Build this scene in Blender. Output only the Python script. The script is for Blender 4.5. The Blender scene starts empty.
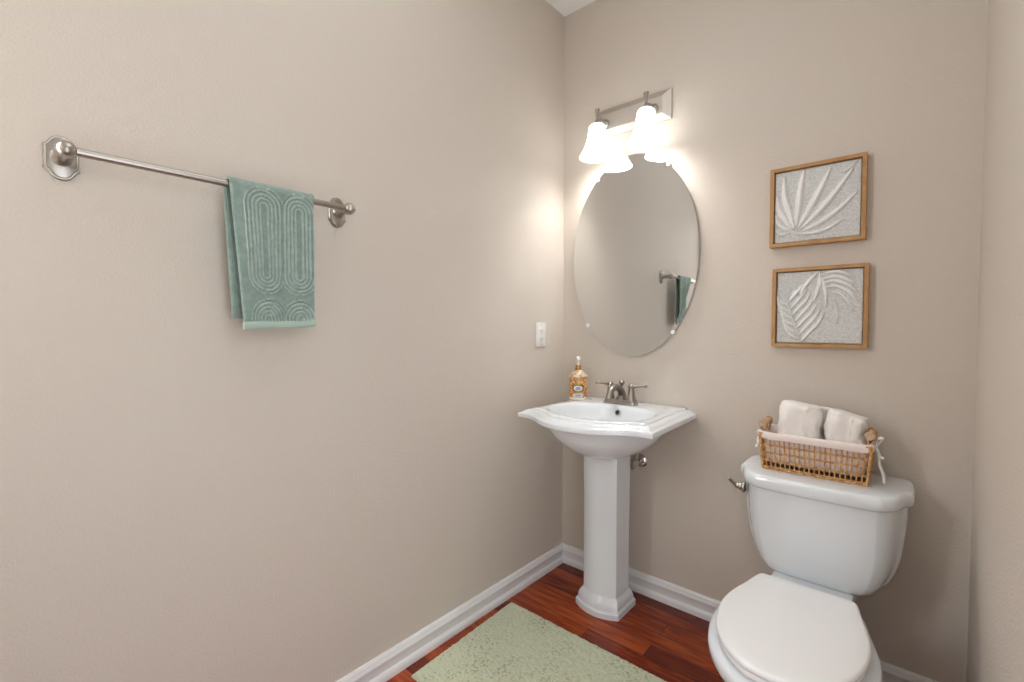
import bpy, bmesh, math, random
from mathutils import Vector, Matrix, noise
random.seed(7)
PI = math.pi
S = bpy.context.scene
C = S.collection

# ------------------------------------------------------------------ camera
W, H, D = 1.489, 2.74, 2.35          # room: x 0..W, y 0..-D, z 0..H
cam_d = bpy.data.cameras.new('camera')
cam = bpy.data.objects.new('camera', cam_d); C.objects.link(cam); S.camera = cam
yaw, pitch, roll = -0.713147, -0.031305, 0.001088
f = Vector((math.sin(yaw) * math.cos(pitch), math.cos(yaw) * math.cos(pitch), math.sin(pitch)))
r = f.cross(Vector((0, 0, 1))).normalized(); u = r.cross(f)
r2 = math.cos(roll) * r + math.sin(roll) * u
u2 = -math.sin(roll) * r + math.cos(roll) * u
m = Matrix((r2, u2, -f)).transposed().to_4x4()
m.translation = Vector((1.3448, -1.95096, 1.20269))
cam.matrix_world = m
cam_d.sensor_width = 36.0
cam_d.lens = 464.2323 / 1024 * 36
cam_d.clip_start = 0.02

# ------------------------------------------------------------------ world, lights, exposure
K = dict(world=2.3, door=0.5, far=4.0, side_fill=21.0, bulb=8.0, shade=3.4)
LC = (0.935, 0.985, 1.045)                # neutral white balance
w = bpy.data.worlds.new('hall_daylight'); S.world = w; w.use_nodes = True
w.node_tree.nodes['Background'].inputs[0].default_value = LC + (1,)
w.node_tree.nodes['Background'].inputs[1].default_value = K['world']

def area(name, loc, target, sx, sy, power, col):
    d = bpy.data.lights.new(name, 'AREA'); d.shape = 'RECTANGLE'; d.size = sx; d.size_y = sy
    d.energy = power; d.color = col
    o = bpy.data.objects.new(name, d); C.objects.link(o); o.location = loc
    o.rotation_euler = (Vector(target) - Vector(loc)).to_track_quat('-Z', 'Y').to_euler()
    return o
area('doorway_light', (1.58, -1.66, 1.08), (0.0, -1.66, 1.08), 0.8, 1.95, K['door'], LC)
area('added_side_fill', (0.01, -2.225, 1.5), (1.0, -1.995, 1.45), 0.22, 1.2, K['side_fill'], LC)  # unseen fill added at the left wall to brighten the room
area('added_top_fill', (0.75, -1.25, 2.71), (0.75, -1.25, 0), 0.9, 0.9, K['far'], LC)  # overhead fill added for brightness, has no fixture
LAMPS = [(0.248, -0.10), (0.481, -0.10)]
BULB_Z = 2.05
for i, (lx, ly) in enumerate(LAMPS):
    d = bpy.data.lights.new('vanity_bulb', 'POINT'); d.energy = K['bulb']; d.color = (0.97, 0.98, 0.98)
    d.shadow_soft_size = 0.03
    o = bpy.data.objects.new('vanity_bulb', d); C.objects.link(o); o.location = (lx, ly, BULB_Z)
SHADE_EMIT = K['shade']

S.view_settings.view_transform = 'Standard'
S.view_settings.look = 'None'
S.view_settings.gamma = 1.0
S.view_settings.use_curve_mapping = False
S.view_settings.exposure = 0.0

# ------------------------------------------------------------------ materials
def srgb(*c):
    return tuple(((x / 255) / 12.92 if x / 255 <= .04045 else ((x / 255 + .055) / 1.055) ** 2.4) for x in c) + (1,)

def mat(name, col, rough=0.5, metal=0.0, bump=None, var=None, coat=0, sheen=0, emit=None, spec=None, sss=0):
    """bump = (scale, distance[, detail]); var = (second colour, scale)"""
    mt = bpy.data.materials.new(name); mt.use_nodes = True
    nt = mt.node_tree; b = nt.nodes['Principled BSDF']
    b.inputs['Base Color'].default_value = col
    b.inputs['Roughness'].default_value = rough
    b.inputs['Metallic'].default_value = metal
    if coat:
        b.inputs['Coat Weight'].default_value = coat; b.inputs['Coat Roughness'].default_value = 0.05
    if sheen: b.inputs['Sheen Weight'].default_value = sheen
    if spec is not None: b.inputs['Specular IOR Level'].default_value = spec
    if emit:
        b.inputs['Emission Color'].default_value = emit[0]; b.inputs['Emission Strength'].default_value = emit[1]
    tc = None
    if bump or var:
        tc = nt.nodes.new('ShaderNodeTexCoord')
    if bump:
        n = nt.nodes.new('ShaderNodeTexNoise'); n.inputs['Scale'].default_value = bump[0]
        n.inputs['Detail'].default_value = bump[2] if len(bump) > 2 else 2
        bp = nt.nodes.new('ShaderNodeBump'); bp.inputs['Distance'].default_value = bump[1]
        nt.links.new(tc.outputs['Object'], n.inputs['Vector'])
        nt.links.new(n.outputs['Fac'], bp.inputs['Height'])
        nt.links.new(bp.outputs['Normal'], b.inputs['Normal'])
    if var:
        n = nt.nodes.new('ShaderNodeTexNoise'); n.inputs['Scale'].default_value = var[1]; n.inputs['Detail'].default_value = 5
        rp = nt.nodes.new('ShaderNodeValToRGB')
        rp.color_ramp.elements[0].position = .38; rp.color_ramp.elements[1].position = .62
        rp.color_ramp.elements[0].color = var[0]; rp.color_ramp.elements[1].color = col
        nt.links.new(tc.outputs['Object'], n.inputs['Vector'])
        nt.links.new(n.outputs['Fac'], rp.inputs['Fac'])
        nt.links.new(rp.outputs['Color'], b.inputs['Base Color'])
    return mt

M = {}
M['wall'] = mat('beige_wall_paint', srgb(211, 201, 189), .55, bump=(160, .0015, 3), spec=.3)
M['ceiling'] = mat('white_ceiling_paint', srgb(246, 245, 243), .8, bump=(120, .001))
M['trim'] = mat('white_gloss_trim', srgb(236, 236, 236), .3)
M['china'] = mat('white_vitreous_china', srgb(231, 235, 238), .12, coat=.4)
M['seat'] = mat('white_seat_enamel', srgb(240, 239, 238), .22)
M['nickel'] = mat('brushed_nickel', srgb(176, 170, 162), .30, 1.0)
M['nickel_dark'] = mat('satin_nickel', srgb(160, 152, 144), .32, 1.0)
M['plate'] = mat('satin_nickel_plate', srgb(206, 199, 190), .48, .85)
M['chrome'] = mat('chrome', srgb(215, 212, 210), .08, 1.0)
M['mirror'] = mat('mirror_silver', (.74, .75, .74, 1), .0, 1.0)
M['clip'] = mat('clear_clip_plastic', srgb(235, 238, 238), .08)
M['shade'] = mat('frosted_white_glass', srgb(250, 248, 244), .35, emit=((.98, .98, .97, 1), SHADE_EMIT))
M['bulb'] = mat('lit_bulb', (1, 1, 1, 1), .3, emit=((1, .93, .82, 1), 12))
M['plastic'] = mat('white_outlet_plastic', srgb(238, 236, 232), .3)
M['dark'] = mat('dark_slot', srgb(38, 34, 32), .5)
M['towel'] = mat('sage_terry', srgb(150, 171, 160), .95, bump=(900, .002, 2), var=(srgb(136, 157, 147), 70), sheen=.3)
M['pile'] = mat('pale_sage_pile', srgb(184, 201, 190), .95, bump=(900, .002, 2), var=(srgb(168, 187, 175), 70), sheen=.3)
M['hem'] = mat('pale_sage_hem', srgb(172, 194, 180), .9, bump=(700, .001, 2), sheen=.3)
M['wood'] = mat('light_oak_frame', srgb(190, 146, 94), .5, var=(srgb(176, 130, 80), 25), bump=(200, .0004))
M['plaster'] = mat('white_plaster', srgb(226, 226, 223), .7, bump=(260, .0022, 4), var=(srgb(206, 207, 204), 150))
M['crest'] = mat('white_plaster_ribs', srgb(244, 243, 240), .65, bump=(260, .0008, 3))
M['rattan'] = mat('golden_rattan', srgb(224, 178, 118), .5, var=(srgb(176, 120, 68), 110))
M['cloth'] = mat('cream_linen', srgb(242, 236, 230), .9, bump=(500, .0008, 3), sheen=.2)
M['liner'] = mat('pale_linen_liner', srgb(240, 226, 218), .9, bump=(300, .001, 3))
M['dowel'] = mat('pale_turned_wood', srgb(206, 180, 150), .55, var=(srgb(186, 156, 124), 60))
M['tie'] = mat('white_cotton_tie', srgb(236, 232, 228), .9)
M['gold'] = mat('brass_collar', srgb(196, 158, 84), .25, 1.0)
M['cream_cap'] = mat('cream_embossed_glaze', srgb(226, 206, 178), .3, bump=(130, .004, 2), var=(srgb(190, 150, 110), 90))
M['pump'] = mat('ivory_pump', srgb(240, 234, 224), .25)
M['label'] = mat('white_label', srgb(226, 228, 232), .4)
M['ring'] = mat('dark_label_ring', srgb(120, 84, 40), .4)
M['blue'] = mat('blue_print', srgb(120, 134, 164), .5)
M['hinge'] = mat('white_hinge_plastic', srgb(232, 232, 230), .3)

def floor_mat():
    mt = bpy.data.materials.new('cherry_hardwood'); mt.use_nodes = True
    nt = mt.node_tree; b = nt.nodes['Principled BSDF']; L = nt.links.new
    tc = nt.nodes.new('ShaderNodeTexCoord')
    br = nt.nodes.new('ShaderNodeTexBrick'); br.offset = .37; br.offset_frequency = 2
    br.inputs['Color1'].default_value = (0, 0, 0, 1); br.inputs['Color2'].default_value = (1, 1, 1, 1)
    br.inputs['Mortar'].default_value = (.5, .5, .5, 1)
    br.inputs['Scale'].default_value = 1; br.inputs['Mortar Size'].default_value = .0012
    br.inputs['Brick Width'].default_value = .62; br.inputs['Row Height'].default_value = .076
    L(tc.outputs['Object'], br.inputs['Vector'])
    mp = nt.nodes.new('ShaderNodeMapping'); mp.inputs['Scale'].default_value = (3.0, 26, 1)
    n = nt.nodes.new('ShaderNodeTexNoise'); n.inputs['Scale'].default_value = 1.6; n.inputs['Detail'].default_value = 6; n.inputs['Distortion'].default_value = 1.2
    n.noise_dimensions = '4D'
    L(tc.outputs['Object'], mp.inputs['Vector']); L(mp.outputs[0], n.inputs['Vector'])
    ml = nt.nodes.new('ShaderNodeMath'); ml.operation = 'MULTIPLY'; ml.inputs[1].default_value = 9
    L(br.outputs['Color'], ml.inputs[0]); L(ml.outputs[0], n.inputs['W'])
    add = nt.nodes.new('ShaderNodeMath'); add.operation = 'MULTIPLY_ADD'; add.inputs[1].default_value = .35
    L(br.outputs['Color'], add.inputs[0]); 
    sc = nt.nodes.new('ShaderNodeMath'); sc.operation = 'MULTIPLY'; sc.inputs[1].default_value = .75
    L(n.outputs['Fac'], sc.inputs[0]); L(sc.outputs[0], add.inputs[2])
    rp = nt.nodes.new('ShaderNodeValToRGB'); e = rp.color_ramp.elements
    e[0].position = .25; e[0].color = srgb(74, 20, 6); e[1].position = .85; e[1].color = srgb(190, 88, 36)
    mid = e.new(.5); mid.color = srgb(122, 40, 13)
    L(add.outputs[0], rp.inputs['Fac'])
    mx = nt.nodes.new('ShaderNodeMix'); mx.data_type = 'RGBA'
    L(br.outputs['Fac'], mx.inputs['Factor']); L(rp.outputs['Color'], mx.inputs[6]); mx.inputs[7].default_value = srgb(52, 18, 10)
    L(mx.outputs[2], b.inputs['Base Color'])
    b.inputs['Roughness'].default_value = .26; b.inputs['Specular IOR Level'].default_value = .4
    return mt
M['floor'] = floor_mat()

def rug_mat():
    mt = mat('sage_chenille', srgb(186, 192, 160), .95, sheen=.3)
    nt = mt.node_tree; b = nt.nodes['Principled BSDF']; L = nt.links.new
    tc = nt.nodes.new('ShaderNodeTexCoord')
    n = nt.nodes.new('ShaderNodeTexNoise'); n.inputs['Scale'].default_value = 95; n.inputs['Detail'].default_value = 3
    n2 = nt.nodes.new('ShaderNodeTexNoise'); n2.inputs['Scale'].default_value = 6; n2.inputs['Detail'].default_value = 4
    L(tc.outputs['Object'], n.inputs['Vector']); L(tc.outputs['Object'], n2.inputs['Vector'])
    a = nt.nodes.new('ShaderNodeMath'); a.operation = 'MULTIPLY_ADD'; a.inputs[1].default_value = .55
    L(n2.outputs['Fac'], a.inputs[0]); L(n.outputs['Fac'], a.inputs[2])
    rp = nt.nodes.new('ShaderNodeValToRGB'); e = rp.color_ramp.elements
    e[0].position = .50; e[0].color = srgb(148, 154, 120); e[1].position = .72; e[1].color = srgb(208, 213, 184)
    L(a.outputs[0], rp.inputs['Fac']); L(rp.outputs['Color'], b.inputs['Base Color'])
    bp = nt.nodes.new('ShaderNodeBump'); bp.inputs['Distance'].default_value = .004
    L(n.outputs['Fac'], bp.inputs['Height']); L(bp.outputs['Normal'], b.inputs['Normal'])
    return mt
M['rug'] = rug_mat()

def bottle_mat():
    """orange and yellow lattice glaze with small cream dots"""
    mt = mat('orange_lattice_glaze', srgb(214, 160, 70), .25, coat=.3)
    nt = mt.node_tree; b = nt.nodes['Principled BSDF']; L = nt.links.new
    tc = nt.nodes.new('ShaderNodeTexCoord')
    v = nt.nodes.new('ShaderNodeTexVoronoi'); v.inputs['Scale'].default_value = 120
    L(tc.outputs['Object'], v.inputs['Vector'])
    rp = nt.nodes.new('ShaderNodeValToRGB'); e = rp.color_ramp.elements
    e[0].position = .15; e[0].color = srgb(244, 224, 180); e[1].position = .75; e[1].color = srgb(186, 104, 84)
    mid = e.new(.42); mid.color = srgb(228, 172, 84)
    L(v.outputs['Distance'], rp.inputs['Fac']); L(rp.outputs['Color'], b.inputs['Base Color'])
    return mt
M['bottle'] = bottle_mat()

# ------------------------------------------------------------------ helpers
def world_loc(o):
    v = Vector((0, 0, 0))
    while o is not None:
        v += o.location; o = o.parent
    return v

def obj(name, bm, mt, parent=None, smooth=True, angle=35, origin=None):
    """links the bmesh (world coordinates) as one mesh object"""
    base = world_loc(parent) if parent else Vector((0, 0, 0))
    org = Vector(origin) if origin is not None else base
    bmesh.ops.remove_doubles(bm, verts=bm.verts, dist=1e-6)
    bmesh.ops.recalc_face_normals(bm, faces=bm.faces)
    bmesh.ops.translate(bm, verts=bm.verts, vec=-org)
    me = bpy.data.meshes.new(name); 
    if smooth:
        ca = math.radians(angle)
        for fc in bm.faces: fc.smooth = True
        for e in bm.edges:
            if len(e.link_faces) == 2:
                if e.calc_face_angle(0) > ca: e.smooth = False
    bm.to_mesh(me); bm.free()
    me.materials.append(mt)
    o = bpy.data.objects.new(name, me); C.objects.link(o)
    if parent: o.parent = parent
    o.location = org - base
    return o

def tag(o, label, cat, group=None):
    o['label'] = label; o['category'] = cat
    if group: o['group'] = group
    return o

def thing(name, label, cat, loc, group=None):
    o = bpy.data.objects.new(name, None); C.objects.link(o)
    o.location = loc; o.empty_display_size = .05
    return tag(o, label, cat, group)

def struct(name, bm, mt, smooth=False):
    o = obj(name, bm, mt, None, smooth); o['kind'] = 'structure'
    return o

def add_box(bm, lo, hi, bevel=0, seg=2):
    lo, hi = Vector(lo), Vector(hi); c = (lo + hi) / 2; s = hi - lo
    t = bmesh.new()
    bmesh.ops.create_cube(t, size=1)
    for v in t.verts: v.co = Vector((v.co.x * s.x, v.co.y * s.y, v.co.z * s.z)) + c
    if bevel: bmesh.ops.bevel(t, geom=t.edges[:], offset=bevel, segments=seg, affect='EDGES', profile=.5)
    join(bm, t)

def join(bm, t):
    me = bpy.data.meshes.new('tmp'); t.to_mesh(me); t.free(); bm.from_mesh(me); bpy.data.meshes.remove(me)

def box(lo, hi, bevel=0, seg=2):
    bm = bmesh.new(); add_box(bm, lo, hi, bevel, seg); return bm

def add_loft(bm, rings, closed=True, cap0=True, cap1=True):
    vs = [[bm.verts.new(p) for p in rg] for rg in rings]
    n = len(vs[0])
    for a, b in zip(vs, vs[1:]):
        for i in range(n if closed else n - 1):
            j = (i + 1) % n
            q = [a[i], a[j], b[j], b[i]]
            bm.faces.new(q)
    if cap0: bm.faces.new(vs[0][::-1])
    if cap1: bm.faces.new(vs[-1])

def loft(rings, **k):
    bm = bmesh.new(); add_loft(bm, rings, **k); return bm

def add_lathe(bm, prof, org, axis=(0, 0, 1), n=32, cap=True):
    """prof = [(radius, height)] along axis from org"""
    ax = Vector(axis).normalized(); q = Vector((0, 0, 1)).rotation_difference(ax); org = Vector(org)
    rings = [[org + q @ Vector((max(rr, 1e-5) * math.cos(2 * PI * i / n), max(rr, 1e-5) * math.sin(2 * PI * i / n), h)) for i in range(n)] for rr, h in prof]
    add_loft(bm, rings, cap0=cap, cap1=cap)

def lathe(prof, org, axis=(0, 0, 1), n=32, cap=True):
    bm = bmesh.new(); add_lathe(bm, prof, org, axis, n, cap); return bm

def spline(pts, k=8):
    P = [Vector(p) for p in pts]; out = []
    Q = [2 * P[0] - P[1]] + P + [2 * P[-1] - P[-2]]
    for i in range(1, len(Q) - 2):
        for j in range(k):
            t = j / k; a, b, c, d = Q[i - 1:i + 3]
            out.append(.5 * ((2 * b) + (c - a) * t + (2 * a - 5 * b + 4 * c - d) * t * t + (3 * b - a - 3 * c + d) * t ** 3))
    out.append(P[-1]); return out

def add_tube(bm, path, rad, n=10, flat=1.0):
    """rad: number or list per point"""
    P = [Vector(p) for p in path]; rings = []
    t0 = (P[1] - P[0]).normalized()
    up = Vector((0, 0, 1)) if abs(t0.z) < .9 else Vector((1, 0, 0))
    nrm = (up - t0 * up.dot(t0)).normalized()
    for i, p in enumerate(P):
        t = (P[min(i + 1, len(P) - 1)] - P[max(i - 1, 0)]).normalized()
        nrm = (nrm - t * nrm.dot(t)).normalized(); bi = t.cross(nrm)
        rr = rad[i] if isinstance(rad, (list, tuple)) else rad
        rings.append([p + nrm * rr * flat * math.cos(2 * PI * k / n) + bi * rr * math.sin(2 * PI * k / n) for k in range(n)])
    add_loft(bm, rings)

def tube(path, rad, n=10, flat=1.0):
    bm = bmesh.new(); add_tube(bm, path, rad, n, flat); return bm

def superell(a, b, n, k, cx=0, cy=0, ph=0):
    out = []
    for i in range(k):
        t = 2 * PI * i / k + ph; c, s = math.cos(t), math.sin(t)
        out.append((cx + a * math.copysign(abs(c) ** (2 / n), c), cy + b * math.copysign(abs(s) ** (2 / n), s)))
    return out

def lerp(a, b, t): return a + (b - a) * t

# ------------------------------------------------------------------ room shell
T = .1
struct('floor', box((-T, -D - T, -.1), (W + T, T, 0)), M['floor'])
struct('ceiling', box((-T, -D - T, H), (W + T, T, H + .1)), M['ceiling'])
struct('wall_left', box((-T, -D - T, 0), (0, T, H)), M['wall'])
struct('wall_back', box((0, 0, 0), (W, T, H)), M['wall'])
DY0, DY1, DH = -1.24, -2.08, 2.06                   # doorway in the right wall, where the photographer stands
bm = bmesh.new()
add_box(bm, (W, DY0, 0), (W + T, T, H)); add_box(bm, (W, -D - T, 0), (W + T, DY1, H)); add_box(bm, (W, DY1, DH), (W + T, DY0, H))
struct('wall_right', bm, M['wall'])
struct('wall_front', box((0, -D - T, 0), (W, -D, H)), M['wall'])

PROF = [(0, 0), (.019, 0), (.019, .012), (.0175, .020), (.0150, .026), (.0115, .030), (.0100, .031), (.0098, .040), (.0112, .052), (.0135, .061), (.0150, .064), (.0150, .070), (.0125, .074), (.0115, .076), (.0115, .081), (.0095, .086), (.006, .0905), (0, .0905)]
def baseboard(name, p0, p1, nrm, m0=0, m1=0):
    p0, p1, nrm = Vector(p0), Vector(p1), Vector(nrm); d = (p1 - p0).normalized()
    ring = lambda p, mi: [p + nrm * a + d * mi * a + Vector((0, 0, h)) for a, h in PROF]
    struct(name, loft([ring(p0, m0), ring(p1, m1)]), M['trim'], True)
baseboard('baseboard_left', (0, -D, 0), (0, 0, 0), (1, 0, 0), 0, -1)
baseboard('baseboard_back', (0, 0, 0), (W, 0, 0), (0, -1, 0), 1, -1)
baseboard('baseboard_right', (W, 0, 0), (W, DY0 + .07, 0), (-1, 0, 0), 1, 0)
bm = bmesh.new()                                   # door casing
add_box(bm, (W - .016, DY0, 0), (W, DY0 + .065, DH + .065), .003); add_box(bm, (W - .016, DY1 - .065, 0), (W, DY1, DH + .065), .003); add_box(bm, (W - .016, DY1, DH), (W, DY0, DH + .065), .003)
add_box(bm, (W, DY0 - .012, 0), (W + T, DY0, DH)); add_box(bm, (W, DY1, 0), (W + T, DY1 + .012, DH)); add_box(bm, (W, DY1, DH - .012), (W + T, DY0, DH))
struct('trim_1', bm, M['trim'])
bm = bmesh.new()                                   # casing added around the side fill so it reads as a window
for lo, hi in (((0, -2.350, .84), (.018, -2.337, 2.16)), ((0, -2.113, .84), (.018, -2.063, 2.16)), ((0, -2.337, 2.102), (.018, -2.113, 2.16)), ((0, -2.337, .84), (.030, -2.113, .898)), ((0, -2.337, 1.49), (.008, -2.113, 1.51))):
    add_box(bm, lo, hi)
struct('added_casing_1', bm, M['trim'])

# ------------------------------------------------------------------ toilet
TX = 1.121                                          # tank centre
BX = 1.116                                          # bowl centre
toilet = thing('toilet', 'white two-piece toilet with closed lid by the right wall', 'toilet', (BX, -.4, 0))

def at(o, z): return [(x, y, z) for x, y in o]

def seat_outline(ins, n=96):
    """seat and lid plan: straight hinge edge at the back, slanted shoulders, rounded front"""
    half = [(0, -.338), (.10, -.338), (.118, -.342), (.129, -.358), (.143, -.42), (.157, -.475), (.166, -.52), (.1695, -.56), (.168, -.60), (.160, -.65), (.141, -.71), (.106, -.765), (.06, -.803), (.03, -.811), (0, -.814)]
    sp = spline([(x, y, 0) for x, y in half], 6)
    pts = [(p.x, p.y) for p in sp]
    full = pts + [(-x, y) for x, y in pts[-2:0:-1]]
    k = len(full); out = []
    for i, (x, y) in enumerate(full):
        a, b = full[i - 1], full[(i + 1) % k]
        tx, ty = b[0] - a[0], b[1] - a[1]; l = math.hypot(tx, ty)
        out.append((BX + x + ty / l * ins, y - tx / l * ins))
    return out
def seat_slab(z0, z1, rd, crown, ins=0.0):
    rg = []
    h = z1 - z0
    for dz, i2 in [(0, rd * .6), (rd * .4, rd * .1), (rd * .8, 0), (h - rd, 0), (h - rd * .55, rd * .13), (h - rd * .2, rd * .45), (h, rd)]:
        rg.append(at(seat_outline(ins + i2), z0 + dz))
    last = rg[-1]
    for k in range(1, 7):
        s = 1 - k / 7.0
        rg.append([(BX + (x - BX) * s, -.57 + (y + .57) * s, z1 + crown * (1 - s ** 2)) for x, y, _ in last])
    return loft(rg)
sgn = seat_outline(.01)[20][0] - seat_outline(0)[20][0]
if sgn > 0:                                          # make 'ins' shrink the outline
    _so = seat_outline
    seat_outline = lambda ins, n=96: _so(-ins)
rings = []
so = seat_outline(-.004)
for z, sx_, sy_ in [(0, .70, .66), (.012, .72, .68), (.06, .69, .655), (.12, .67, .64), (.18, .69, .66), (.24, .79, .75), (.29, .90, .86), (.33, 1.02, .965), (.355, 1.085, 1.02), (.374, 1.095, 1.03), (.384, 1.075, 1.01), (.388, .98, .94)]:
    rings.append([(BX + (x - BX) * sx_, -.53 + (y + .53) * sy_, z) for x, y in so])
bowl = obj('bowl', loft(rings), M['china'], toilet, angle=60)
# the body behind the bowl that carries the tank
sh = []
for z, hx_, hy_ in [(0, .098, .20), (.02, .10, .20), (.12, .092, .19), (.30, .100, .19), (.345, .110, .195), (.380, .110, .195), (.3885, .107, .192), (.391, .100, .185)]:
    sh.append([(BX + x, -.230 + y, z) for x, y in superell(hx_, hy_, 5, 48)])
obj('base', loft(sh), M['china'], bowl, angle=50)
obj('seat', seat_slab(.3935, .4075, .006, 0, .004), M['seat'], toilet, angle=50)
lid = obj('lid', seat_slab(.4095, .4275, .009, .004), M['seat'], toilet, angle=50)
for s in (-1, 1):
    obj('hinge_cap', lathe([(.013, 0), (.013, .014), (.010, .019), (.0, .020)], (BX + s * .078, -.322, .3905), n=20), M['hinge'], toilet)
# tank: straight back, flat front, chamfered ends, rounded lower corners
def tank_ring(hw, yf, ch, z, cx=TX, yb=-.022, r=.03):
    """plan of the tank: flat front of half width hw-ch, slanted to the side"""
    ys = lerp(yb, yf, .52)
    P = [(-hw, yb - .01), (-hw, ys), (-hw + .012, ys - .028), (-hw + ch * .55, lerp(ys, yf, .72)), (-hw + ch, yf + .006), (-hw + ch * 1.35, yf),
         (-.08, yf - .006), (0, yf - .008)]
    sp = spline([(a, b, 0) for a, b in P], 5)
    L = [(p.x, p.y) for p in sp]
    L = [(-hw + .01, yb)] + L
    full = L + [(-x, y) for x, y in L[-2::-1]]
    return [(cx + x, y, z) for x, y in full]
tk = []
for z, hw, yf, ch in [(.386, .118, -.205, .03), (.388, .140, -.222, .033), (.393, .156, -.230, .036), (.404, .171, -.2355, .040), (.425, .186, -.2385, .045), (.46, .2005, -.241, .050), (.51, .212, -.2445, .055), (.58, .219, -.250, .059), (.64, .2225, -.2555, .062), (.678, .2235, -.2585, .063)]:
    tk.append(tank_ring(hw, yf, ch, z))
tank = obj('tank', loft(tk), M['china'], toilet, angle=50)
ld = []
for z, g in [(.671, -.004), (.674, 0.0), (.680, .003), (.692, .005), (.704, .004), (.7115, .0005), (.7148, -.005), (.716, -.012)]:
    ld.append(tank_ring(.2320 + g, -.274 - g, .064, z, yb=-.016))
obj('tank_lid', loft(ld), M['china'], toilet, angle=50)
fl = obj('flush_lever', lathe([(.019, 0), (.019, .006), (.014, .010), (.013, .018), (.009, .021), (.008, .032), (0, .033)], (TX - .2200, -.165, .630), (-1, 0, 0), 24), M['nickel'], toilet)
obj('lever_arm', tube(spline([(TX - .246, -.163, .629), (TX - .252, -.168, .634), (TX - .262, -.180, .648), (TX - .268, -.190, .660)], 5), [.0072] * 8 + [.0064] * 7 + [.007], 12, .8), M['nickel'], fl)

# ------------------------------------------------------------------ pedestal sink
SX = .390
sink = thing('pedestal_sink', 'white china pedestal sink with bowed front under the oval mirror', 'sink', (SX, -.25, 0))
front = spline([(.297, -.466, 0), (.280, -.4635, 0), (.258, -.4635, 0), (.238, -.468, 0), (.2, -.487, 0), (.15, -.520, 0), (.1, -.546, 0), (.05, -.561, 0), (0, -.566, 0)], 6)
half = []
for i in range(8): half.append((.272 * i / 8.0, -.004, 'b'))
half.append((.282, -.004, 'bc'))
for i in range(1, 20): half.append((.282 + .015 * i / 20.0, lerp(-.004, -.466, i / 20.0), 's'))
half.append((.297, -.466, 'c'))
for p in front[1:]: half.append((p.x, p.y, 'f'))
full = half + [(-x, y, k) for x, y, k in half[-2:0:-1]]
def miter(i):
    n = len(full); a, b, c = full[i - 1], full[i], full[(i + 1) % n]
    if b[2] == 'b': return (0.0, 0.0)
    def nn(p, q):
        tx, ty = q[0] - p[0], q[1] - p[1]; l = math.hypot(tx, ty) or 1
        return (ty / l, -tx / l)
    if b[2] == 'bc': return (-1.0 if b[0] > 0 else 1.0, 0.0)
    n1, n2 = nn(a, b), nn(b, c)
    # inward direction
    mx, my = n1[0] + n2[0], n1[1] + n2[1]; l2 = mx * mx + my * my
    mx, my = 2 * mx / l2, 2 * my / l2
    tow = (0 - b[0]) * mx + (-.27 - b[1]) * my
    return (mx, my) if tow > 0 else (-mx, -my)
MIT = [miter(i) for i in range(len(full))]
def off(d):
    out = []
    for i, (x, y, k) in enumerate(full):
        a, b = x + MIT[i][0] * d, y + MIT[i][1] * d
        lim = .297 - d
        if k == 'f' and abs(x) > .2 and abs(a) > lim: a, b = math.copysign(lim, a), -.465 + d
        if k == 's' and b < -.465 + d: b = -.465 + d
        if k == 'c': a, b = math.copysign(lim, a), -.465 + d if d > 0 else b
        out.append((a, b))
    return out
def relax(o, k=0): return o
OC = (0, -.305)
def oval(a, b, n=2.35, cy=-.300):
    out = []
    for x, y, _ in full:
        t = math.atan2((y - cy) / .27, x / .30); c, s = math.cos(t), math.sin(t)
        rr = (abs(c / a) ** n + abs(s / b) ** n) ** (-1 / n)
        out.append((rr * c, cy + rr * s))
    return out
def mixo(o1, o2, t): return [(lerp(a[0], b[0], t), lerp(a[1], b[1], t)) for a, b in zip(o1, o2)]
def up(o, z): return [(SX + x, y, z) for x, y in o]
rg = []
# underside bowl from the pedestal up to the lip
for z, a, b in [(.674, .070, .075), (.677, .084, .090), (.689, .112, .118), (.710, .150, .155), (.736, .188, .187), (.762, .216, .208), (.790, .237, .222), (.806, .246, .229), (.816, .252, .233)]:
    rg.append(up(oval(a, b, 2.2, -.262), z))
rg.append(up(mixo(oval(.252, .233, 2.2, -.262), off(.012), .6), .819))
rg += [up(off(.006), .820), up(off(.001), .822), up(off(0), .825), up(off(0), .838), up(off(.002), .8415), up(off(.008), .8425), up(off(.012), .844)]
rg += [up(off(.016), .847), up(off(.022), .8515), up(off(.030), .8550), up(off(.038), .8565), up(off(.041), .8565), up(off(.0425), .8550), up(off(.0445), .8550), up(off(.046), .858), up(off(.049), .860), up(off(.054), .8615)]
lipo = off(.054); ov = oval(.216, .168, 2.4, -.302)
rg += [up(mixo(lipo, ov, .5), .8618), up(mixo(lipo, ov, .9), .861), up(ov, .8585)]
for z, a, b, cy in [(.852, .211, .163, -.302), (.835, .203, .156, -.302), (.81, .190, .146, -.300), (.785, .172, .131, -.298), (.763, .145, .110, -.296), (.748, .105, .082, -.294), (.741, .06, .05, -.292), (.739, .024, .024, -.29)]:
    rg.append(up(oval(a, b, 2.3, cy), z))
basin = obj('basin', loft(rg), M['china'], sink, angle=55)
obj('drain', lathe([(.024, 0), (.024, .003), (.018, .004), (.0, .004)], (SX, -.29, .7385), n=24), M['chrome'], basin)
oh = lathe([(.0125, 0), (.0125, .003), (.0085, .004)], (SX + .0, -.1495, .832), (0, -1, .35), 24)
ovf = obj('overflow_ring', oh, M['nickel_dark'], basin)
ovf['label'] = 'nickel overflow ring'
obj('overflow_hole', lathe([(.0085, 0), (.0085, .0022), (0, .0022)], (SX, -.1522, .833), (0, -1, .35), 20), M['dark'], basin)

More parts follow.
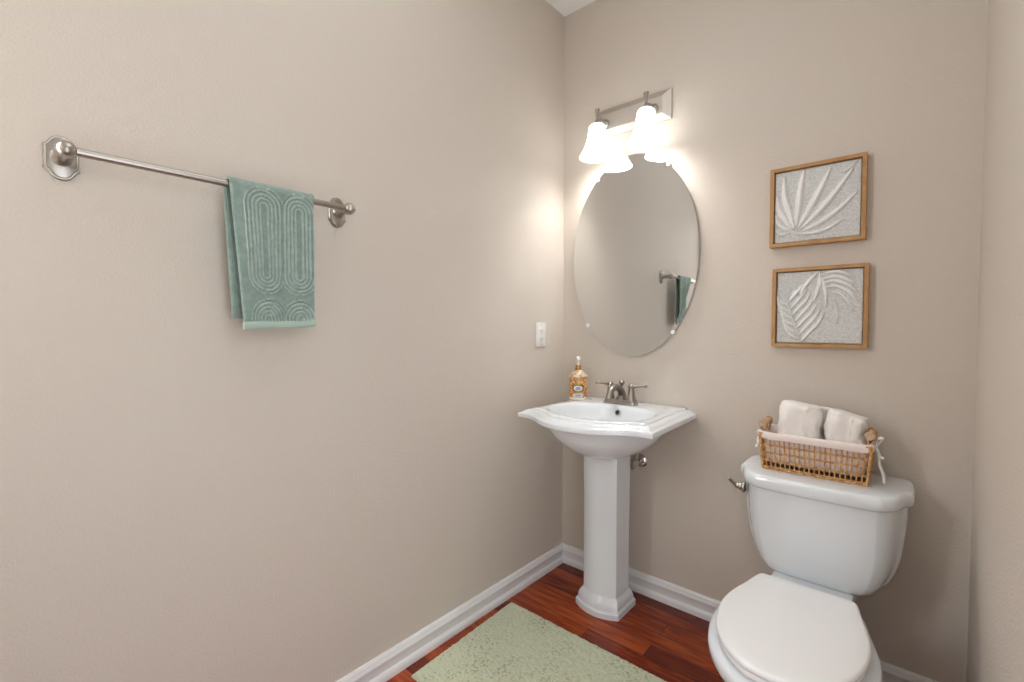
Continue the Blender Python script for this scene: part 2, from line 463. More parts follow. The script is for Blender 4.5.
PX = .356
def ped_ring(hw, yb, yf, bow, z, ch=.0):
    """plan of the pedestal: straight sides, bowed front"""
    P = [(hw * .86, yb, z), (hw, yb - .012, z)]
    for i in range(1, 7): P.append((hw, lerp(yb - .012, yf, i / 7.0), z))
    P.append((hw, yf, z))
    for i in range(1, 17):
        t = i / 16.0; x = hw - 2 * hw * t
        P.append((x, yf - bow * (1 - (x / hw) ** 2), z))
    for i in range(1, 7): P.append((-hw, lerp(yf, yb - .012, i / 7.0), z))
    P += [(-hw, yb - .012, z), (-hw * .86, yb, z)]
    return [(PX + x, y, zz) for x, y, zz in P]
ps = []
for z, hw, yb, yf, bow in [(0, .103, -.095, -.262, .036), (.022, .103, -.095, -.262, .036), (.027, .100, -.097, -.259, .035), (.029, .095, -.101, -.254, .034), (.036, .095, -.101, -.254, .034),
                           (.044, .0945, -.102, -.253, .034), (.056, .091, -.104, -.250, .033), (.066, .085, -.108, -.243, .032), (.072, .080, -.112, -.238, .031),
                           (.080, .0785, -.114, -.236, .030), (.30, .0775, -.112, -.236, .030), (.5, .078, -.110, -.238, .030), (.68, .080, -.108, -.242, .030), (.70, .080, -.108, -.242, .030)]:
    ps.append(ped_ring(hw, yb, yf, bow, z))
obj('pedestal', loft(ps), M['china'], sink, angle=28)

# ------------------------------------------------------------------ water shut-off valve under the sink
VX = .428
valve = thing('shutoff_valve', 'chrome water shut-off valve on back wall beside the sink pedestal', 'valve', (VX, 0, .600))
obj('escutcheon', lathe([(.030, .0005), (.030, .003), (.024, .009), (.012, .013), (0, .013)], (VX, 0, .600), (0, -1, 0), 28), M['chrome'], valve)
obj('valve_body', lathe([(.008, 0), (.008, .03), (.0125, .032), (.0125, .055), (.007, .058), (0, .058)], (VX, -.012, .600), (0, -1, 0), 20), M['chrome'], valve)
hb = bmesh.new()
add_lathe(hb, [(.006, 0), (.007, .008), (.019, .010), (.021, .014), (.019, .018), (.008, .021), (0, .021)], (VX, -.068, .600), (0, -1, 0), 24)
obj('valve_handle', hb, M['chrome'], valve)
obj('supply_hose', tube(spline([(VX - .012, -.053, .600), (VX - .024, -.055, .604), (VX - .030, -.056, .620), (VX - .031, -.060, .655), (VX - .034, -.080, .70), (VX - .036, -.085, .735)], 6), .0045, 10), M['chrome'], valve)

# ------------------------------------------------------------------ faucet
FX, FY, FZ = .370, -.088, .8616
faucet = thing('faucet', 'brushed nickel two-handle faucet on the back deck of the white sink', 'faucet', (FX, FY, FZ))
rg = []
for z, g in [(0, 0), (.006, 0), (.009, -.004), (.017, -.006), (.020, -.010)]:
    rg.append([(FX + x, FY + y, FZ + z) for x, y in superell(.078 + g, .028 + g, 5, 48)])
obj('base_plate', loft(rg), M['nickel_dark'], faucet, angle=40)
sp = spline([(FX, FY + .004, FZ + .016), (FX, FY + .014, FZ + .032), (FX, FY + .006, FZ + .052), (FX, FY - .020, FZ + .071), (FX, FY - .052, FZ + .078), (FX, FY - .082, FZ + .070), (FX, FY - .098, FZ + .052), (FX, FY - .102, FZ + .034)], 6)
k = len(sp)
rads = [lerp(.0215, .0138, min(1, i / (k * .5)) ** .8) if i < k * .85 else lerp(.0138, .0150, (i - k * .85) / (k * .15)) for i in range(k)]
obj('spout', tube(sp, rads, 18), M['nickel_dark'], faucet)
obj('spout_foot', lathe([(.0235, 0), (.0235, .004), (.021, .008), (.019, .014), (.017, .018)], (FX, FY + .001, FZ + .016), n=28), M['nickel_dark'], faucet)
for s in (-1, 1):
    hx = FX + s * .051
    h = obj('handle', lathe([(.0225, 0), (.0225, .004), (.0195, .008), (.0165, .022), (.0125, .046), (.0115, .055), (.0140, .058), (.0145, .063), (.0125, .069), (.008, .074), (.004, .076), (0, .0765)], (hx, FY, FZ + .018), n=28), M['nickel_dark'], faucet)
    obj('lever', lathe([(.0075, 0), (.0060, .010), (.0045, .016), (.0040, .030), (.0042, .050), (.0068, .056), (.0066, .062), (.003, .0655), (0, .066)], (hx + s * .010, FY - .001, FZ + .0810), (s, -.04, .09), 16), M['nickel_dark'], h)
obj('lift_knob', lathe([(.0035, 0), (.0035, .028), (.0035, .040), (.006, .046), (.0110, .052), (.0128, .058), (.0110, .065), (.006, .069), (0, .070)], (FX, FY + .010, FZ + .035), n=20), M['nickel_dark'], faucet)
obj('rod_base', lathe([(.008, 0), (.0065, .010), (.0036, .012)], (FX, FY + .010, FZ + .060), n=16), M['nickel_dark'], faucet)

# ------------------------------------------------------------------ soap dispenser
BXs, BYs, BZ = .158, -.104, .8616
soap = thing('soap_dispenser', 'orange patterned soap pump bottle on the left corner of the sink', 'soap dispenser', (BXs, BYs, BZ))
br = .0415
body = obj('bottle_body', lathe([(br - .004, 0), (br - .0025, .004), (br - .001, .008), (br, .012), (br, .102), (br - .0015, .106)], (BXs, BYs, BZ), n=48), M['bottle'], soap)
obj('foot_band', lathe([(br + .0005, .002), (br + .0015, .005), (br + .0015, .010), (br + .0005, .013)], (BXs, BYs, BZ), n=48, cap=False), M['pump'], body)
# band of blossoms near the foot, oval label facing the camera
dv = (Vector((1.3448, -1.951, 0)) - Vector((BXs, BYs, 0))); la = math.atan2(dv.y, dv.x)
def wrap_patch(hw, hh, zc, rad, oval_=True, n=28, k=10):
    bm = bmesh.new(); rings = []
    for j in range(k + 1):
        q = j / k
        ring = []
        for i in range(n):
            t = 2 * PI * i / n
            x = hw * q * math.cos(t); z = hh * q * math.sin(t)
            if not oval_:
                x = hw * q * max(-1, min(1, 1.3 * math.cos(t))); z = hh * q * max(-1, min(1, 1.3 * math.sin(t)))
            a = la + x / br
            ring.append((BXs + rad * math.cos(a), BYs + rad * math.sin(a), BZ + zc + z))
        rings.append(ring)
    back = [[(BXs + (p[0] - BXs) * .97, BYs + (p[1] - BYs) * .97, p[2]) for p in rings[-1]]]
    add_loft(bm, rings + back, cap0=False, cap1=False)
    return bm
lr = obj('label_surround', wrap_patch(.029, .025, .058, br + .0008), M['gold'], soap)
obj('label_ring', wrap_patch(.024, .0165, .056, br + .0014), M['ring'], lr)
lb = obj('label', wrap_patch(.0205, .0132, .056, br + .0020), M['label'], soap)
for zz, hw in [(.061, .009), (.056, .013), (.051, .010)]:
    obj('print_line', wrap_patch(hw, .0016, zz, br + .0025, False, 16, 3), M['blue'], lb)
lw = obj('lower_label', wrap_patch(.022, .0080, .023, br + .0010, False, 24, 6), M['label'], soap)
for zz, hw in [(.0252, .016), (.0205, .013)]:
    obj('print_line', wrap_patch(hw, .0013, zz, br + .0016, False, 16, 3), M['ring'], lw)
sb = bmesh.new()
add_lathe(sb, [(br, .1020), (br + .0028, .105), (br + .0035, .109), (br + .0015, .113), (br - .004, .119), (.031, .126), (.022, .132), (.015, .137), (.014, .139)], (BXs, BYs, BZ), n=48)
obj('shoulder', sb, M['cream_cap'], soap)
obj('collar', lathe([(.0135, 0), (.0145, .002), (.0145, .008), (.012, .010), (.012, .020), (.0135, .021), (.0135, .024), (0, .0245)], (BXs, BYs, BZ + .137), n=28), M['gold'], soap)
pb = bmesh.new()
add_lathe(pb, [(.007, 0), (.0065, .008), (.005, .010), (.005, .024), (.0085, .026), (.0095, .030), (.0095, .036), (.006, .040), (0, .0405)], (BXs, BYs, BZ + .160), n=20)
dd = Vector((math.cos(la), math.sin(la), 0))
p0 = Vector((BXs, BYs, BZ + .193))
add_tube(pb, [p0, p0 + dd * .018, p0 + dd * .028 + Vector((0, 0, -.003)), p0 + dd * .032 + Vector((0, 0, -.008))], [.007, .006, .0055, .005], 12)
obj('pump', pb, M['pump'], soap)

# ------------------------------------------------------------------ oval mirror
MX, MZ, MA, MB_ = .3725, 1.519, .304, .4525
mir = thing('wall_mirror', 'frameless oval mirror hanging on the back wall above the sink', 'mirror', (MX, 0, MZ))
def ell(a, b, y, n=128): return [(MX + a * math.cos(2 * PI * i / n), y, MZ + b * math.sin(2 * PI * i / n)) for i in range(n)]
obj('mirror_glass', loft([ell(MA - .019, MB_ - .019, -.006), ell(MA - .019, MB_ - .019, -.0125)]), M['mirror'], mir, smooth=False)
bv = loft([ell(MA, MB_, -.005), ell(MA, MB_, -.01243), ell(MA - .019, MB_ - .019, -.0126)], cap0=False, cap1=False)
bmesh.ops.recalc_face_normals(bv, faces=bv.faces)
obj('bevelled_edge', bv, M['mirror'], mir, angle=20)
for (cx, cz) in [(.203, None), (.545, None), (.572, -1), (.152, -1)]:
    sx = (cx - MX) / MA; sz = math.sqrt(max(0, 1 - sx * sx)) * (1 if cz is None else -1)
    p = Vector((MX + MA * sx, 0, MZ + MB_ * sz)); n_ = Vector((sx / MA, 0, sz / MB_)).normalized()
    c = p - n_ * .001
    cb = bmesh.new()
    add_lathe(cb, [(.0095, 0), (.0095, .0135), (.0085, .0165), (.005, .018), (0, .018)], c, (0, -1, 0), 20)
    obj('mirror_clip', cb, M['clip'], mir)

# ------------------------------------------------------------------ vanity light
LXc, LZc = .372, 2.147
van = thing('vanity_light', 'nickel two-lamp vanity light above the oval mirror, both shades lit', 'wall lamp', (LXc, 0, LZc))
def rectr(hx, hz, y): return [(LXc - hx, y, LZc - hz), (LXc + hx, y, LZc - hz), (LXc + hx, y, LZc + hz), (LXc - hx, y, LZc + hz)]
obj('backplate', loft([rectr(.180, .064, -.0005), rectr(.180, .064, -.008), rectr(.176, .060, -.0095), rectr(.150, .040, -.020), rectr(.146, .036, -.022)]), M['plate'], van, smooth=False)
SB, ST = 1.966, 2.112
for lx, ly in LAMPS:
    arm = obj('arm', tube(spline([(lx, -.022, LZc - .010), (lx, -.045, LZc - .006), (lx, -.075, LZc - .010), (lx, ly, LZc - .026)], 6), .0075, 12), M['nickel'], van)
    obj('arm_rosette', lathe([(.020, 0), (.020, .004), (.013, .010), (.008, .013)], (lx, -.025, LZc - .010), (0, -1, 0), 24), M['nickel'], arm)
    obj('socket_cap', lathe([(.024, 0), (.0235, .004), (.017, .010), (.010, .014), (.0085, .018), (0, .018)], (lx, ly, ST - .003), n=28), M['nickel'], van)
    obj('finial', lathe([(.009, 0), (.0085, .004), (.0065, .008), (.006, .020), (.0080, .038), (.0105, .050), (.0105, .054), (.006, .056), (0, .056)], (lx, ly, ST + .012), n=20), M['nickel'], van)
    hs = ST - SB
    op = [(.014, hs), (.027, hs - .003), (.034, hs - .010), (.0375, hs - .022), (.040, hs - .045), (.044, hs - .068), (.051, hs - .092), (.061, hs - .115), (.071, hs - .133), (.077, hs - .1425), (.0785, 0)]
    sh_ = lathe(op + [(r_ - .003, max(.0004, h_ - .001)) for r_, h_ in op[::-1]], (lx, ly, SB), n=48, cap=False)
    obj('lamp_shade', sh_, M['shade'], van, angle=80)

# ------------------------------------------------------------------ framed reliefs
def frame(name_, label, x0, x1, z0, z1, heightf, dx=0):
    cx, cz = (x0 + x1) / 2, (z0 + z1) / 2
    t = thing('framed_relief', label, 'picture', (cx, 0, cz), 'framed leaf reliefs on the back wall')
    fw, fd = .0125, .032
    bm = bmesh.new()
    # four mitred sides
    o = [(x0, z0), (x1, z0), (x1, z1), (x0, z1)]
    i = [(x0 + fw, z0 + fw), (x1 - fw, z0 + fw), (x1 - fw, z1 - fw), (x0 + fw, z1 - fw)]
    for a in range(4):
        b = (a + 1) % 4
        A, B, Cc, Dd = o[a], o[b], i[b], i[a]
        g = .0002
        r0 = [Vector((p[0], -.001, p[1])) for p in (A, B, Cc, Dd)]
        r1 = [Vector((p[0], -fd, p[1])) for p in (A, B, Cc, Dd)]
        add_loft(bm, [r0, r1])
    bmesh.ops.bevel(bm, geom=[e for e in bm.edges], offset=.0008, segments=1, affect='EDGES')
    obj('frame', bm, M['wood'], t, smooth=False)
    X0, X1, Z0, Z1 = x0 + fw + .002, x1 - fw - .002, z0 + fw + .002, z1 - fw - .002
    NX, NZ = 190, 180
    bm = bmesh.new(); vs = []
    for jj in range(NZ + 1):
        row = []
        for ii in range(NX + 1):
            uu, vv = ii / NX, jj / NZ
            h = heightf(uu, vv)
            ed = min(uu, 1 - uu, vv, 1 - vv)
            h -= .003 * max(0, 1 - ed / .012) ** 2
            row.append(bm.verts.new((lerp(X0, X1, uu), -.0215 - h, lerp(Z0, Z1, vv))))
        vs.append(row)
    for a in range(NZ):
        for b in range(NX):
            bm.faces.new((vs[a][b], vs[a][b + 1], vs[a + 1][b + 1], vs[a + 1][b]))
    # side skirt and back to close the panel
    border = [vs[0][k_] for k_ in range(NX + 1)] + [vs[k_][NX] for k_ in range(1, NZ + 1)] + [vs[NZ][k_] for k_ in range(NX - 1, -1, -1)] + [vs[k_][0] for k_ in range(NZ - 1, 0, -1)]
    bk = [bm.verts.new((v.co.x, -.004, v.co.z)) for v in border]
    n_ = len(border)
    for k_ in range(n_): bm.faces.new((border[k_], bk[k_], bk[(k_ + 1) % n_], border[(k_ + 1) % n_]))
    bm.faces.new(bk)
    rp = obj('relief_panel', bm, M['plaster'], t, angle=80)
    rp.data.materials.append(M['crest'])                # ground has a grey wash; light on the raised ribs is painted as white
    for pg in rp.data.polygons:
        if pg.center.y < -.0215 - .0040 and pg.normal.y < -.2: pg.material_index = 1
    return t

def make_relief(leaves, asp, seed):
    """leaves: (list of points, width, height): a leaf is a rounded blade with one steep side"""
    L = []
    for pts, wd, ht in leaves:
        sp_ = spline([(a * asp, b, 0) for a, b in pts], 6)
        L.append((sp_, wd, ht, min(p.x for p in sp_) - wd * 2, max(p.x for p in sp_) + wd * 2, min(p.y for p in sp_) - wd * 2, max(p.y for p in sp_) + wd * 2))
    def hf(u_, v_):
        x, y = u_ * asp, v_; h = 0
        for sp_, wd, ht, xa, xb, ya, yb in L:
            if not (xa < x < xb and ya < y < yb): continue
            best = 9; side = 0; tt = 0; n_ = len(sp_) - 1
            for k_ in range(n_):
                a, b = sp_[k_], sp_[k_ + 1]; dx, dy = b.x - a.x, b.y - a.y
                l2 = dx * dx + dy * dy
                t_ = max(0, min(1, ((x - a.x) * dx + (y - a.y) * dy) / l2))
                ex, ey = x - a.x - dx * t_, y - a.y - dy * t_; d = math.hypot(ex, ey)
                if d < best: best = d; side = dx * ey - dy * ex; tt = (k_ + t_) / n_
            ww = wd * (.30 + 1.3 * math.sin(PI * min(1, .06 + .88 * tt)) ** .8) * .62
            q = best / (ww * (1.2 if side > 0 else .38))
            if q < 1: h = max(h, 1.7 * ht * (1 - q) ** 1.35 * (.5 + .5 * math.sin(PI * min(1, .12 + .8 * tt))))
        h += .0010 * (noise.noise(Vector((x * 7 + seed, y * 7, 0)))) + .0007 * noise.noise(Vector((x * 26, y * 26, seed)))
        s = noise.noise(Vector((x * 75, y * 75, seed + 5)))
        g = noise.noise(Vector((x * 3, y * 3, seed + 9)))
        if s < -.28 and g > -.15: h -= .0016 * min(1, (-.28 - s) * 6)
        return h
    return hf
asp = .285 / .285
# upper relief: a fan of fronds springing from the lower left
fan = [([(.22, .20), (.14, .34), (.06, .50), (.03, .66)], .075, .0075),
       ([(.25, .20), (.21, .40), (.14, .66), (.12, .92)], .085, .0085),
       ([(.28, .22), (.31, .45), (.33, .70), (.36, .96)], .085, .0085),
       ([(.31, .20), (.42, .38), (.54, .62), (.66, .92)], .090, .0085),
       ([(.33, .17), (.52, .34), (.70, .56), (.90, .86)], .085, .0080),
       ([(.35, .13), (.56, .22), (.76, .36), (.95, .56)], .075, .0070),
       ([(.30, .10), (.46, .09), (.62, .12), (.80, .22)], .060, .0050),
       ([(.20, .18), (.12, .22), (.05, .30), (.015, .40)], .060, .0050),
       ([(.20, .14), (.12, .13), (.06, .14), (.02, .18)], .050, .0045),
       ([(.74, .94), (.80, .86), (.88, .90), (.96, .98)], .045, .0035)]
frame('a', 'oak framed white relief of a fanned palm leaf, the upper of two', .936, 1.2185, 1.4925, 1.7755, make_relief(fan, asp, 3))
# lower relief: a frond with paired leaflets on the left, drooping leaflets on the right
lo = [([(.30, .02), (.26, .18), (.20, .36), (.14, .56), (.10, .70)], .022, .0040)]
for k_ in range(6):
    t_ = k_ / 5.0; bx, by = lerp(.29, .15, t_), lerp(.06, .54, t_)
    lo.append(([(bx - .01, by), (bx - .09, by + .05), (bx - .16, by + .13), (bx - .20 + .06 * t_, by + .22)], .045, .0055))
for k_ in range(7):
    t_ = k_ / 6.0; bx, by = lerp(.31, .15, t_), lerp(.03, .58, t_)
    ln = lerp(1.15, .75, t_)
    lo.append(([(bx + .01, by), (bx + .08 * ln, by + .09 * ln), (bx + .17 * ln, by + .20 * ln), (bx + .23 * ln, by + .32 * ln)], .055, .0062))
lo += [([(.30, .66), (.34, .76), (.42, .88), (.50, .98)], .060, .0075), ([(.46, .58), (.50, .70), (.53, .84), (.52, .97)], .065, .0070), ([(.60, .50), (.60, .66), (.58, .80), (.53, .92)], .055, .0055),
       ([(.52, .93), (.64, .965), (.76, .95), (.88, .89)], .050, .0065), ([(.54, .87), (.66, .90), (.78, .87), (.90, .80)], .050, .0065), ([(.56, .82), (.68, .84), (.82, .78), (.93, .68)], .050, .0065),
       ([(.58, .76), (.70, .77), (.84, .68), (.94, .54)], .050, .0060), ([(.62, .70), (.72, .68), (.82, .58), (.90, .44)], .040, .0045), ([(.66, .60), (.70, .50), (.72, .38), (.72, .28)], .04, .0035)]
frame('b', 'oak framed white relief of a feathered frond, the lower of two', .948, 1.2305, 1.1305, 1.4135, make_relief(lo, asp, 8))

# ------------------------------------------------------------------ towel bar
BZr, BXr = 1.5495, .075
rail = thing('towel_bar', 'brushed nickel towel bar with shaped end plates on the left wall', 'towel bar', (0, -1.53, BZr))
YA, YB = -1.826, -1.219
obj('bar', tube([(BXr, YA, BZr), (BXr, YB, BZr)], .0085, 20), M['nickel'], rail)
def plate_ring(s, x, yc):
    """escutcheon outline: square shoulders with round top and bottom lobes"""
    pts = []
    q = [(.027, 0), (.027, .020), (.0285, .0235), (.0245, .0262), (.0205, .031), (.0175, .0365), (.013, .0415), (.007, .0445), (0, .0455)]
    right = [(a, b) for a, b in q]
    top = right + [(-a, b) for a, b in right[-2::-1]]
    allp = top + [(a, -b) for a, b in top[-2:0:-1]]
    return [(x, yc + a * s, BZr + b * (1 - (1 - s) * .62)) for a, b in allp]
for yc in (YA, YB):
    pl = obj('end_plate', loft([plate_ring(1, .0005, yc), plate_ring(1, .004, yc), plate_ring(.93, .0065, yc), plate_ring(.86, .0065, yc), plate_ring(.82, .0095, yc), plate_ring(.78, .010, yc)]), M['nickel'], rail, angle=25)
    post = obj('post', lathe([(.018, 0), (.018, .004), (.0135, .010), (.0115, .025), (.0115, .040), (.0125, .048), (.0150, .054), (.0168, .061), (.0168, .070), (.0145, .078), (.009, .084), (0, .0865)], (.008, yc, BZr), (1, 0, 0), 28), M['nickel'], rail)

# ------------------------------------------------------------------ hand towel over the bar
tw = thing('hand_towel', 'sage green hand towel with raised arch pattern over the nickel bar', 'towel', (BXr, -1.435, BZr - .02))
RB = .0105
def stad(y, z, zc0, zc1, R):
    zz = max(zc0, min(zc1, z)); return math.hypot(y, z - zz)
def towel_sheet(path_z, ya, yb, n_y, relief, lean, sway):
    """path: list of (x, z, arc) outer face; returns the folded cloth as a closed solid"""
    return
def relief_h(yv, z):
    """raised concentric arches in two columns (yv 0..1 across, z world)"""
    y = (yv - (.36 if yv < .575 else .80)) * .212
    PER = .0100
    best = min(stad(y, z, 1.335, 1.505, 0), stad(y, z, 1.10, 1.222, 0))
    if best > .0505: return .0016
    return .0022 * (1 + math.cos(2 * PI * (best / PER))) * (1 if best > .008 else .5)
def drape(y0, y1, x_out_front, zb_front, zb_back, thick, ylean, ny=150, relief=True, gap=.0):
    """closed loop section in (x, z) swept along y; outer surface over the bar"""
    rings = []
    for iy in range(ny + 1):
        yv = iy / ny
        outer = []
        # back, bottom to top
        nb = 30
        for k_ in range(nb + 1):
            z = lerp(zb_back, BZr, k_ / nb)
            outer.append((BXr - RB - thick, z, 0))
        for k_ in range(1, 10):
            a = PI - PI * k_ / 10
            outer.append((BXr + (RB + thick) * math.cos(a), BZr + (RB + thick) * math.sin(a), 0))
        nf = 110
        for k_ in range(nf + 1):
            z = lerp(BZr, zb_front, k_ / nf)
            outer.append((BXr + RB + thick, z, 1))
        ring = []
        for (x, z, fr) in outer:
            dn = max(0, BZr - z)
            wv = .0035 * math.sin(yv * 6.2 + 1.0) * min(1, dn / .2) + .0015 * math.sin(yv * 15 + z * 12)
            y = lerp(y0, y1, yv) + ylean * dn * (1 - yv)
            hh = relief_h(yv, z) if relief and fr else 0
            edge = min(yv, 1 - yv) * abs(y1 - y0)
            rnd = max(0, 1 - edge / .005) ** 2 * .004
            if fr: x2 = x + wv + hh - rnd + gap * dn
            else: x2 = x + wv * .5 + rnd
            ring.append((x2, y, z))
        inner = []
        for (x, z, fr) in outer[::-1]:
            dn = max(0, BZr - z)
            y = lerp(y0, y1, yv) + ylean * dn * (1 - yv)
            wv = .0035 * math.sin(yv * 6.2 + 1.0) * min(1, dn / .2)
            if fr and z <= BZr: x2 = BXr + RB + .001 + wv + gap * dn
            elif z <= BZr: x2 = BXr - RB - .001 + wv * .5
            else:
                vx, vz = x - BXr, z - BZr; l = math.hypot(vx, vz); x2 = BXr + vx / l * (RB + .001); z = BZr + vz / l * (RB + .001)
            inner.append((x2, y, z))
        rings.append(ring + inner)
    return loft(rings)
Y0, Y1 = -1.5455, -1.336
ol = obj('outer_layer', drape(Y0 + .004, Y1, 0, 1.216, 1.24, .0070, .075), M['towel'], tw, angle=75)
ol.data.materials.append(M['pile'])                 # paler pile on the raised arches, shading against the grooves painted in
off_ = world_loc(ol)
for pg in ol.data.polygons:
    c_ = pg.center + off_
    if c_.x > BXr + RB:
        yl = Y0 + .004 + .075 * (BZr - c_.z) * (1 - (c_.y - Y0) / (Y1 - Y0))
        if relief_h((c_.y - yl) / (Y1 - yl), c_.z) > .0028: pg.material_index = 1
# the inner fold that shows past the left edge
def fold(y0, y1, x0, x1, zt, zb, lean):
    rings = []
    for k_ in range(25):
        t_ = k_ / 24.0; z = lerp(zt, zb, t_); q = lean * t_
        th = (x1 - x0) / 2 * (1 if k_ < 24 else .6); xm = (x0 + x1) / 2
        rings.append([(xm + x, (y0 + y1) / 2 + q + y, z) for x, y in superell(th, (y1 - y0) / 2, 4, 40)])
    return loft(rings)
obj('inner_fold', fold(-1.5430, -1.40, .038, .0560, 1.549, 1.222, .016), M['towel'], tw, angle=60)
hemr = []
for iy in range(41):
    yv = iy / 40; y = lerp(Y0 + .004, Y1, yv) + .075 * .335 * (1 - yv)
    wv = .0035 * math.sin(yv * 6.2 + 1.0)
    xf = BXr + RB + wv - .002
    hemr.append([(xf + .006 + a, y, 1.2035 + .0085 * yv + .0015 * math.sin(yv * 7) + b) for a, b in superell(.0068, .0105, 3, 16)])
obj('hem', loft(hemr), M['hem'], tw, angle=70)

# ------------------------------------------------------------------ wall outlet
ox, oy0, oy1, oz0, oz1 = 0, -.2295, -.1555, 1.107, 1.2215
out = thing('wall_outlet', 'white electrical outlet on the left wall near the corner above the sink', 'outlet', (0, (oy0 + oy1) / 2, (oz0 + oz1) / 2))
oyc, ozc = (oy0 + oy1) / 2, (oz0 + oz1) / 2
obj('cover_plate', box((.0005, oy0, oz0), (.0075, oy1, oz1), .002), M['plastic'], out)
fc = obj('receptacle_face', box((.006, oyc - .0170, ozc - .034), (.0095, oyc + .0170, ozc + .034), .0012), M['plastic'], out)
for s in (-1, 1):
    zc = ozc + s * .020
    for dy, hh in ((-.0065, .0045), (.0065, .0035)):
        obj('slot', box((.0085, oyc + dy - .0013, zc - hh), (.0098, oyc + dy + .0013, zc + hh)), M['dark'], fc, smooth=False)
    obj('ground_hole', lathe([(.0024, 0), (.0024, .0013), (0, .0013)], (.0085, oyc, zc - .0095), (1, 0, 0), 12), M['dark'], fc)
for dz in (-.0035, .0035):
    obj('test_button', box((.0085, oyc - .006, ozc + dz - .0026), (.0105, oyc + .006, ozc + dz + .0026), .0005), M['plastic'], fc)
for s in (-1, 1):
    obj('screw', lathe([(.0032, 0), (.0028, .001), (0, .0013)], (.0073, oyc, ozc + s * .0485), (1, 0, 0), 14), M['nickel'], out)

# ------------------------------------------------------------------ wicker basket on the tank
bx0, bx1, by0, by1, bz0, bz1 = .961, 1.247, -.185, -.040, .7163, .838
bas = thing('wicker_basket', 'golden wicker basket with cream lining on the toilet tank lid', 'basket', ((bx0 + bx1) / 2, (by0 + by1) / 2, bz0))
fl_ = .009                                          # flare of the sides
def bp(u_, v_, t_):
    """point on the basket wall: u,v in 0..1 across x,y, t height"""
    e = fl_ * t_
    return Vector((lerp(bx0 - e, bx1 + e, u_), lerp(by0 - e, by1 + e, v_), lerp(bz0, bz1, t_)))
bm = bmesh.new()
NF, NS = 21, 10
per = [(i / NF, 0) for i in range(NF)] + [(1, j / NS) for j in range(NS)] + [(1 - i / NF, 1) for i in range(NF)] + [(0, 1 - j / NS) for j in range(NS)]
for i, (a, b) in enumerate(per):                     # uprights in pairs
    P = [bp(a, b, t / 6.0) + Vector((0, 0, .003 if t == 0 else 0)) for t in range(7)]
    add_tube(bm, P, .0021, 6)
for row, t_ in enumerate((.24, .46, .67, .86)):      # weavers
    for dz in (0, .030):
        path = []
        for i in range(len(per) * 2 + 1):
            a, b = per[(i // 2) % len(per)]; a2, b2 = per[(i // 2 + 1) % len(per)]
            if i % 2: a, b = (a + a2) / 2, (b + b2) / 2
            p = bp(a, b, t_ + dz)
            c_ = bp(.5, .5, t_); dirv = Vector((p.x - c_.x, p.y - c_.y, 0))
            o_ = (.0016 if ((i // 2) + row) % 2 else -.0016) if i % 2 == 0 else 0
            nx = Vector((1, 0, 0)) if a in (0, 1) and 0 < b < 1 else Vector((0, 1, 0))
            nx = nx * (1 if dirv.dot(nx) > 0 else -1)
            path.append(p + nx * o_)
        add_tube(bm, path, .0015, 5)
for t_, rr in ((.025, .0036), (.075, .0026), (.97, .0035), (1.0, .0035)):     # rims
    cs = [bp(a, b, t_) for a, b in ((0, 0), (1, 0), (1, 1), (0, 1))]
    for i in range(4):
        add_tube(bm, [cs[i], cs[(i + 1) % 4]], rr, 8)
# corner posts and diagonal weave on the ends
for a, b in ((0, 0), (1, 0), (1, 1), (0, 1)):
    add_tube(bm, [bp(a, b, .02), bp(a, b, 1)], .0040, 8)
for ue in (0, 1):
    for k_ in range(9):
        v0 = k_ / 9.0
        add_tube(bm, [bp(ue, v0, .06), bp(ue, min(1, v0 + .33), .06 + .9 * min(1, (1 - v0) / .33))], .0018, 5)
for k_ in range(24):                                 # base slats
    x = lerp(bx0, bx1, (k_ + .5) / 24)
    add_tube(bm, [(x, by0, bz0 + .0035), (x, by1, bz0 + .0035)], .0024, 5)
obj('wicker_body', bm, M['rattan'], bas, angle=60)
# lining: cloth box with a cuff folded over the rim
bm = bmesh.new()
def lin_ring(ins, z, t_, wav=0.0, n=120):
    out = []
    e = fl_ * t_
    for x, y in superell((bx1 - bx0) / 2 + e - ins, (by1 - by0) / 2 + e - ins, 9, n):
        wv = wav * noise.noise(Vector((x * 30, y * 30, z * 20)))
        out.append(((bx0 + bx1) / 2 + x * (1 + wv * .5), (by0 + by1) / 2 + y * (1 + wv), z + wav * .25 * noise.noise(Vector((x * 22, y * 22, 4)))))
    return out
add_loft(bm, [lin_ring(.0085, bz0 + .022, 0, .012), lin_ring(.0065, lerp(bz0, bz1, .4), .4, .02), lin_ring(.0060, lerp(bz0, bz1, .8), .8, .01), lin_ring(.004, bz1 + .004, 1, .004),
              lin_ring(.0, bz1 + .007, 1, .006), lin_ring(-.0055, bz1 + .005, 1, .006), lin_ring(-.0080, bz1 - .003, 1, .010), lin_ring(-.0078, bz1 - .012, .9, .012), lin_ring(-.0066, bz1 - .017, .85, .014),
              lin_ring(-.0050, bz1 - .016, .85, .014), lin_ring(-.0050, bz1 - .002, 1, .008), lin_ring(.0, bz1 + .0045, 1, .006), lin_ring(.0055, bz1 + .001, 1, .004), lin_ring(.009, lerp(bz0, bz1, .4), .4, .02), lin_ring(.011, bz0 + .024, 0, .012)])
obj('lining', bm, M['liner'], bas, angle=80)
